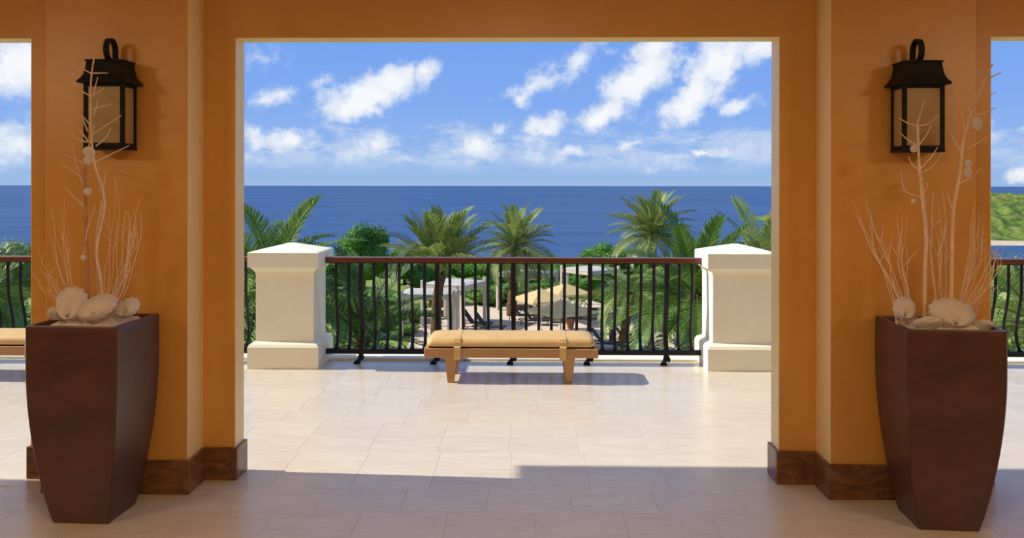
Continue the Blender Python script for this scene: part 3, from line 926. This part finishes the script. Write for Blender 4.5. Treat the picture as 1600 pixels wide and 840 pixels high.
spots = [(818, 500, -8, 'black sun lounger nearest the straight palm trunk'),
         (836, 507, -8, 'black sun lounger closest to the bench cushion'),
         (833, 488, -8, 'black sun lounger at the back beside the cabana post'),
         (858, 503, -6, 'black sun lounger left of the parasol pole'),
         (872, 497, -6, 'black sun lounger right under the nearest parasol'),
         (888, 496, -4, 'black sun lounger right of the nearest parasol pole'),
         (902, 490, -4, 'black sun lounger under the right edge of the nearest parasol'),
         (917, 498, -2, 'black sun lounger beside the right parasol edge, nearer row'),
         (928, 490, 0, 'black sun lounger farthest right in the back row'),
         (744, 512, -16, 'black sun lounger in the shade of the grey roofed cabana'),
         (764, 518, -14, 'black sun lounger in front of the grey roofed cabana'),
         (948, 545, -14, 'black sun lounger just right of the bench end'),
         (985, 542, -14, 'black sun lounger below the right palm fronds')]
for i, (px, py, a, lab) in enumerate(spots):
    o = lp if i == 0 else copy_tree(lp)
    p = gnd(px, py, GZ + .03)
    o.location = (p.x, p.y, GZ + .03)
    o.rotation_euler = (0, 0, math.radians(a))
    o['label'] = lab
    o['group'] = 'black sun loungers on the pool deck'
p = gnd(891, 514, GZ)
t = thing('clay_pot', 'small terracotta pot among the loungers', 'pot', (p.x, p.y, GZ + .03))
build('body', MB().lathe([(.17, 0), (.24, .4), (.27, .41), (.27, .48), (.23, .48), (.2, .3)], 14), 'terracotta', t, 40)
build('soil', MB().lathe([(.2, .38), (.2, .42)], 14), 'dark_gap', t)

# ------------------------------------------------------------------ plants
def frond_mesh(L, droop, nl, ll, wd, m, seed, vee=.45, powr=1.5):
    random.seed(seed)
    mb = MB()
    N = 14
    pts = []; dirs = []
    p = Vector((0, 0, 0))
    for i in range(N + 1):
        u = i / N
        a = -droop * u ** powr
        d = Vector((math.cos(a), 0, math.sin(a)))
        pts.append(p.copy()); dirs.append(d)
        p = p + d * (L / N)
    mb.tube(pts[::2], [.028 * L / 3 * (1 - .85 * i / (N / 2)) for i in range(N // 2 + 1)], 4)
    for s_ in (-1, 1):
        for k in range(nl):
            u = .14 + .86 * (k + random.random() * .6) / nl
            u = min(u, .995)
            i = min(N - 1, int(u * N)); f = u * N - i
            b = pts[i].lerp(pts[i + 1], f); d = dirs[i].lerp(dirs[i + 1], f).normalized()
            nrm = Vector((-d.z, 0, d.x))
            phi = math.radians(66 - 34 * u + random.uniform(-7, 7))
            side = (Vector((0, s_, 0)) * math.cos(vee) + nrm * math.sin(vee))
            ln = ll * (math.sin(PI * (.12 + .80 * u)) ** .7) * random.uniform(.85, 1.1)
            dd = (d * math.cos(phi) + side * math.sin(phi)).normalized()
            wv = dd.cross(nrm).normalized() * wd * .5
            mid = b + dd * ln * .55
            tip = b + dd * ln + Vector((0, 0, -ln * random.uniform(.08, .25)))
            mb.add([b - wv * .6, b + wv * .6, mid + wv, mid - wv, tip], [(0, 1, 2, 3), (3, 2, 4)])
    return mb.mesh('frond', m)

FR = {}
def fronds(kind, m, L, nl, wd):
    key = (kind, m)
    FR[key] = [frond_mesh(L, dr, nl, L * (.26 if kind == 'far' else .22), wd, m, 10 + i, pw, pr) for i, (dr, pw, pr) in enumerate(((.55, .5, 1.4), (.95, .4, 1.5), (1.45, .35, 1.3), (.8, .6, 1.8)))]
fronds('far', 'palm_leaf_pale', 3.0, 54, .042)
fronds('near', 'palm_leaf', 3.0, 56, .038)
fronds('near', 'palm_leaf_pale', 3.0, 56, .038)
fronds('near', 'palm_leaf_dark', 3.0, 56, .038)

def palm(base, crown, key, scale, nf, emin, emax, tr, label, seed, cat='palm', name='date_palm', bend=0.0, skip=None):
    random.seed(seed)
    t = thing(name, label, cat, base, 0, 'palms in the garden')
    c = crown - base
    N = 12
    P = []; R_ = []
    for i in range(N + 1):
        u = i / N
        P.append(Vector((c.x * u + bend * math.sin(PI * u), c.y * u, c.z * u)))
        R_.append(tr * (1.25 - .4 * u + (.10 if i % 2 else 0) + (.25 if u > .93 else 0)))
    build('trunk', MB().tube(P, R_, 10), 'palm_trunk', t, 60)
    ga = PI * (3 - math.sqrt(5))
    for k in range(nf):
        u = (k + .5) / nf
        el = emax - (emax - emin) * u ** .85 + random.uniform(-.08, .08)
        a = k * ga + random.uniform(-.25, .25)
        v = 0 if el > 1.0 else (1 if el > .35 else 2)
        if random.random() < .3:
            v = 3
        me = FR[key][v]
        o = link('frond', me, t, c + Vector((0, 0, -.18 * u * scale)), (random.uniform(-.35, .35), -el, a))
        s_ = scale * random.uniform(.85, 1.08)
        o.scale = (s_, s_, s_)
    return t

b = gnd(684, 545, GZ)
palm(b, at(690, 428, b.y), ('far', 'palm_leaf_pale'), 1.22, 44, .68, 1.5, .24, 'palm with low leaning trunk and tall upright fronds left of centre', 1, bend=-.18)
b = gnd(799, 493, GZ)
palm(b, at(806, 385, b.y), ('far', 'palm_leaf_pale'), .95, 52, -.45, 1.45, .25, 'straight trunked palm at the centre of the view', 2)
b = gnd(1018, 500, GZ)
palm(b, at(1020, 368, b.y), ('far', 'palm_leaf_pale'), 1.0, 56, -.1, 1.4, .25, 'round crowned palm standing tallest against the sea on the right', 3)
b = at(430, 440, 18); b.z = GZ
palm(b, at(425, 440, 18), ('near', 'palm_leaf'), .88, 40, -.7, 1.3, .2, 'big dark palm behind the left white pillar', 4)
b = at(560, 600, 21); b.z = GZ
palm(b, at(565, 530, 21), ('near', 'palm_leaf_dark'), .9, 30, -.2, 1.3, .2, 'lower dark palm filling the left end of the middle railing', 5)
b = at(1085, 440, 18); b.z = GZ
palm(b, at(1088, 462, 18), ('near', 'palm_leaf'), .74, 42, -.2, 1.4, .2, 'big dark green palm behind the right end of the middle railing', 6)
b = at(1190, 440, 20); b.z = GZ
palm(b, at(1195, 425, 20), ('near', 'palm_leaf_pale'), .75, 30, -.4, 1.4, .2, 'pale green palm rising behind the right white pillar', 7)
b = at(960, 520, 30); b.z = GZ
palm(b, at(985, 455, 30), ('near', 'palm_leaf_pale'), .72, 26, -.45, .9, .16, 'feathery palm spreading over the loungers on the right', 12)
b = at(-45, 440, 15); b.z = GZ
palm(b, at(-45, 465, 15), ('near', 'palm_leaf'), .62, 34, -.8, 1.0, .2, 'palm below the railing in the far left opening', 8)
b = at(1620, 470, 15); b.z = GZ
palm(b, at(1620, 500, 15), ('near', 'palm_leaf_pale'), .8, 32, -.5, 1.2, .2, 'pale palm below the railing in the far right opening', 9)

def bush(px, py_top, Y, rx, height, m, label, seed, leaf=.16, n=2600, name='shrub', base_z=GZ, cat='shrub', group='shrubs and trees of the garden', flat=1.0, trunk=True):
    random.seed(seed)
    top = at(px, py_top, Y)
    zt = top.z
    zb = max(base_z, zt - height)
    t = thing(name, label, cat, (top.x, Y, base_z), 0, group)
    H_ = zt - zb
    mb = MB()
    lumps = []
    for i in range(16):
        a = random.random() * 2 * PI; rr = math.sqrt(random.random()) * .62
        zz = random.uniform(.25, .78)
        k = random.uniform(.26, .42)
        edge = math.sqrt(max(.05, 1 - ((zz - .45) / .62) ** 2))
        lumps.append((Vector((rx * rr * edge * math.cos(a), rx * flat * rr * edge * math.sin(a), zb - base_z + H_ * zz)), rx * k, H_ * k * .62))
    lumps.append((Vector((0, 0, zb - base_z + H_ * .72)), rx * .42, H_ * .28))
    lumps.append((Vector((0, 0, zb - base_z + H_ * .45)), rx * .7, H_ * .42))
    per = n // len(lumps)
    for c, r, rz in lumps:
        # a knobbly core so that the crown is not see-through
        rings = []
        for i in range(1, 6):
            ph = PI * i / 6
            rings.append([c + Vector((r * .8 * math.sin(ph) * math.cos(2 * PI * j / 8), r * .8 * math.sin(ph) * math.sin(2 * PI * j / 8), -rz * .8 * math.cos(ph))) for j in range(8)])
        mb.loft(rings)
        for k in range(per):
            z = random.uniform(-.5, 1); a = random.random() * 2 * PI
            q = math.sqrt(1 - z * z)
            nrm = Vector((q * math.cos(a), q * math.sin(a), z))
            p = c + Vector((nrm.x * r, nrm.y * r, nrm.z * rz)) * random.uniform(.82, 1.08)
            nn = (nrm + Vector((random.uniform(-.8, .8), random.uniform(-.8, .8), random.uniform(-.5, .9)))).normalized()
            tx = nn.orthogonal().normalized()
            ty = nn.cross(tx)
            s_ = leaf * random.uniform(.6, 1.2)
            an = random.random() * PI
            t1 = (tx * math.cos(an) + ty * math.sin(an)) * s_ * .5
            t2 = (ty * math.cos(an) - tx * math.sin(an)) * s_ * .28
            mb.add([p - t1, p + t2, p + t1, p - t2], [(0, 1, 2, 3)])
    build('foliage', mb, m, t)
    if trunk:
        build('trunk', MB().tube([(0, 0, 0), (.05, 0, (zb - base_z + H_ * .3) * .6 + .05), (0, 0, zb - base_z + H_ * .45)], [.16, .12, .08], 8), 'palm_trunk', t, 60)
    return t

bush(568, 346, 60, 2.7, 5.2, 'leaf_green', 'large round dense green tree behind the left end of the railing', 1, .20, 9000, 'round_tree', cat='tree')
bush(945, 376, 64, 2.4, 3.6, 'leaf_green', 'round green tree showing above the rail right of centre', 2, .20, 6000, 'round_tree', cat='tree')
hedge = [(520, 398, 62, 3.0, 3.5), (632, 388, 66, 2.2, 3.4), (668, 396, 62, 2.4, 3.2), (724, 394, 68, 2.6, 3.2), (770, 402, 63, 2.4, 2.8), (842, 396, 68, 2.6, 3.0), (880, 406, 62, 2.5, 2.6), (918, 404, 60, 2.2, 2.6), (990, 398, 64, 2.6, 3.0), (1045, 396, 60, 2.6, 3.4), (470, 404, 60, 3, 3.2)]
wh = ['at the left pillar', 'right of the large round tree', 'behind the leaning palm crown, left side', 'behind the leaning palm crown, right side', 'between the two middle palms', 'right of the straight palm', 'left of the farthest cabana', 'behind the farthest cabana', 'below the tallest palm', 'right of the tallest palm trunk', 'hidden mostly by the left pillar']
for i, (px, py, Y, rx, h) in enumerate(hedge):
    bush(px, py, Y, rx, h, 'leaf_green', 'dark green hedge tree ' + wh[i], 20 + i, .2, 4200, 'hedge_tree', cat='tree')
low = [(545, 452, 50, 2.0, 1.6, 'below the large round tree'), (600, 452, 50, 2.0, 1.5, 'left of the nearest cabana'), (640, 474, 48, 1.6, 1.0, 'in front of the nearest cabana'), (690, 448, 55, 2.0, 1.6, 'behind the nearest cabana'),
       (755, 446, 55, 2.0, 1.6, 'between the grey roofed and corner-on cabanas'), (785, 442, 57, 2.0, 1.7, 'behind the left post of the corner-on cabana'), (845, 440, 58, 2.2, 1.5, 'seen through the corner-on cabana'), (895, 436, 60, 2.2, 1.5, 'under the farthest cabana roof'),
       (620, 500, 44, 1.7, 1.0, 'low on the left bank before the nearest cabana'), (575, 480, 44, 2.0, 1.5, 'on the left bank behind the dark palm'), (960, 440, 50, 2.0, 1.8, 'right of the farthest cabana'), (1010, 450, 46, 2.0, 1.8, 'beneath the tallest palm'), (1060, 470, 42, 2.0, 1.8, 'behind the right end of the railing')]
for i, (px, py, Y, rx, h, w) in enumerate(low):
    bush(px, py, Y, rx, h, 'leaf_hedge', 'light green low shrub ' + w, 50 + i, .14, 2600, 'low_shrub', trunk=True)
bush(22, 374, 17, .75, 1.6, 'leaf_feathery', 'feathery light green shrub above the far left rail', 80, .07, 3000, 'feathery_shrub')
bush(-20, 430, 19, 1.6, 3.0, 'leaf_hedge', 'green bush behind the far left railing', 81, .10, 3000, 'shrub')
bush(1575, 396, 19, 1.0, 2.6, 'leaf_feathery', 'feathery green bush behind the far right railing', 82, .08, 3000, 'feathery_shrub')

def rosette(px, py, Y, n, L, m, label, seed, wid=.06, name='agave', emin=.35, emax=1.45, cat='plant'):
    random.seed(seed)
    p = at(px, py, Y)
    t = thing(name, label, cat, (p.x, Y, GZ), 0)
    base = p.z - GZ
    for k in range(n):
        a = k * 2.4; el = random.uniform(emin, emax)
        mb = MB()
        ln = L * random.uniform(.75, 1.1)
        rings = []
        for i in range(6):
            u = i / 5
            e2 = el - .7 * u * u
            c = Vector((ln * u * math.cos(e2), 0, base + ln * u * math.sin(e2)))
            w = wid * (1 - u ** 2.2) * (.6 + .8 * u * (1 - u) * 2) + .002
            rings.append([c + Vector((0, -w, .25 * w)), c + Vector((0, 0, -.012)), c + Vector((0, w, .25 * w)), c + Vector((0, 0, .006))])
        mb.loft(rings)
        build('leaf', mb, m, t, None, (0, 0, 0), (0, 0, a))
    if base > .1:
        build('stem', MB().tube([(0, 0, 0), (0, 0, base)], .12, 7), 'palm_trunk', t)
rosette(1064, 552, 30, 26, 1.15, 'agave', 'spiky agave with striped leaves beside the right pillar', 1, .055)
rosette(985, 530, 38, 40, .9, 'leaf_dry', 'dry yellow grass clump right of the bench', 2, .015, 'grass_clump')
rosette(955, 512, 42, 40, .9, 'leaf_dry', 'dry yellow grass clump beside the lounger row', 3, .015, 'grass_clump')
rosette(1015, 520, 40, 40, .9, 'leaf_dry', 'dry yellow grass clump under the right palm', 4, .015, 'grass_clump')
rosette(633, 492, 46, 40, .8, 'leaf_dry', 'pale dry grass clump left of the nearest cabana', 5, .018, 'grass_clump')

# ------------------------------------------------------------------ far headland on the right
def headland():
    random.seed(5)
    nx, ny = 280, 120
    from mathutils import noise as mn
    x0, x1, y0, y1 = 86.0, 330.0, 176.0, 330.0
    def zf(x, y):
        u = (x - x0) / (x1 - x0); v = (y - y0) / (y1 - y0)
        edge = min(1, u / .10) * min(1, (1 - u) / .1) * min(1, (1 - v) / .2)
        ridge = (1 / (1 + math.exp(-(v - .13) * 26)))
        n = mn.fractal(Vector((x * .025, y * .025, 0)), 1.0, 2.0, 5)
        f = mn.fractal(Vector((x * .3, y * .3, 3)), 1.0, 2.0, 4)
        low = .9 * min(1, v / .05)
        return -11.4 + edge * (low + ridge * (8.0 + 1.6 * n) + min(1, v / .08) * (1.5 * f))
    o = build('headland', plane_grid(x0, x1, y0, y1, nx, ny, zf), 'scrub', None, 180)
    tag(o, 'green scrub covered headland across the water in the far right opening', 'headland')
    b = MB()
    rings = []
    for dz, k in ((-.6, 1), (.45, .3)):
        pass
    sand = plane_grid(92, 320, 172.5, 182, 40, 4, lambda x, y: -11.2 + .85 * math.sin(PI * (y - 172.5) / 9.5) + .15 * math.sin(x * .2))
    build('beach', sand, 'beach_sand', o, 60)
headland()
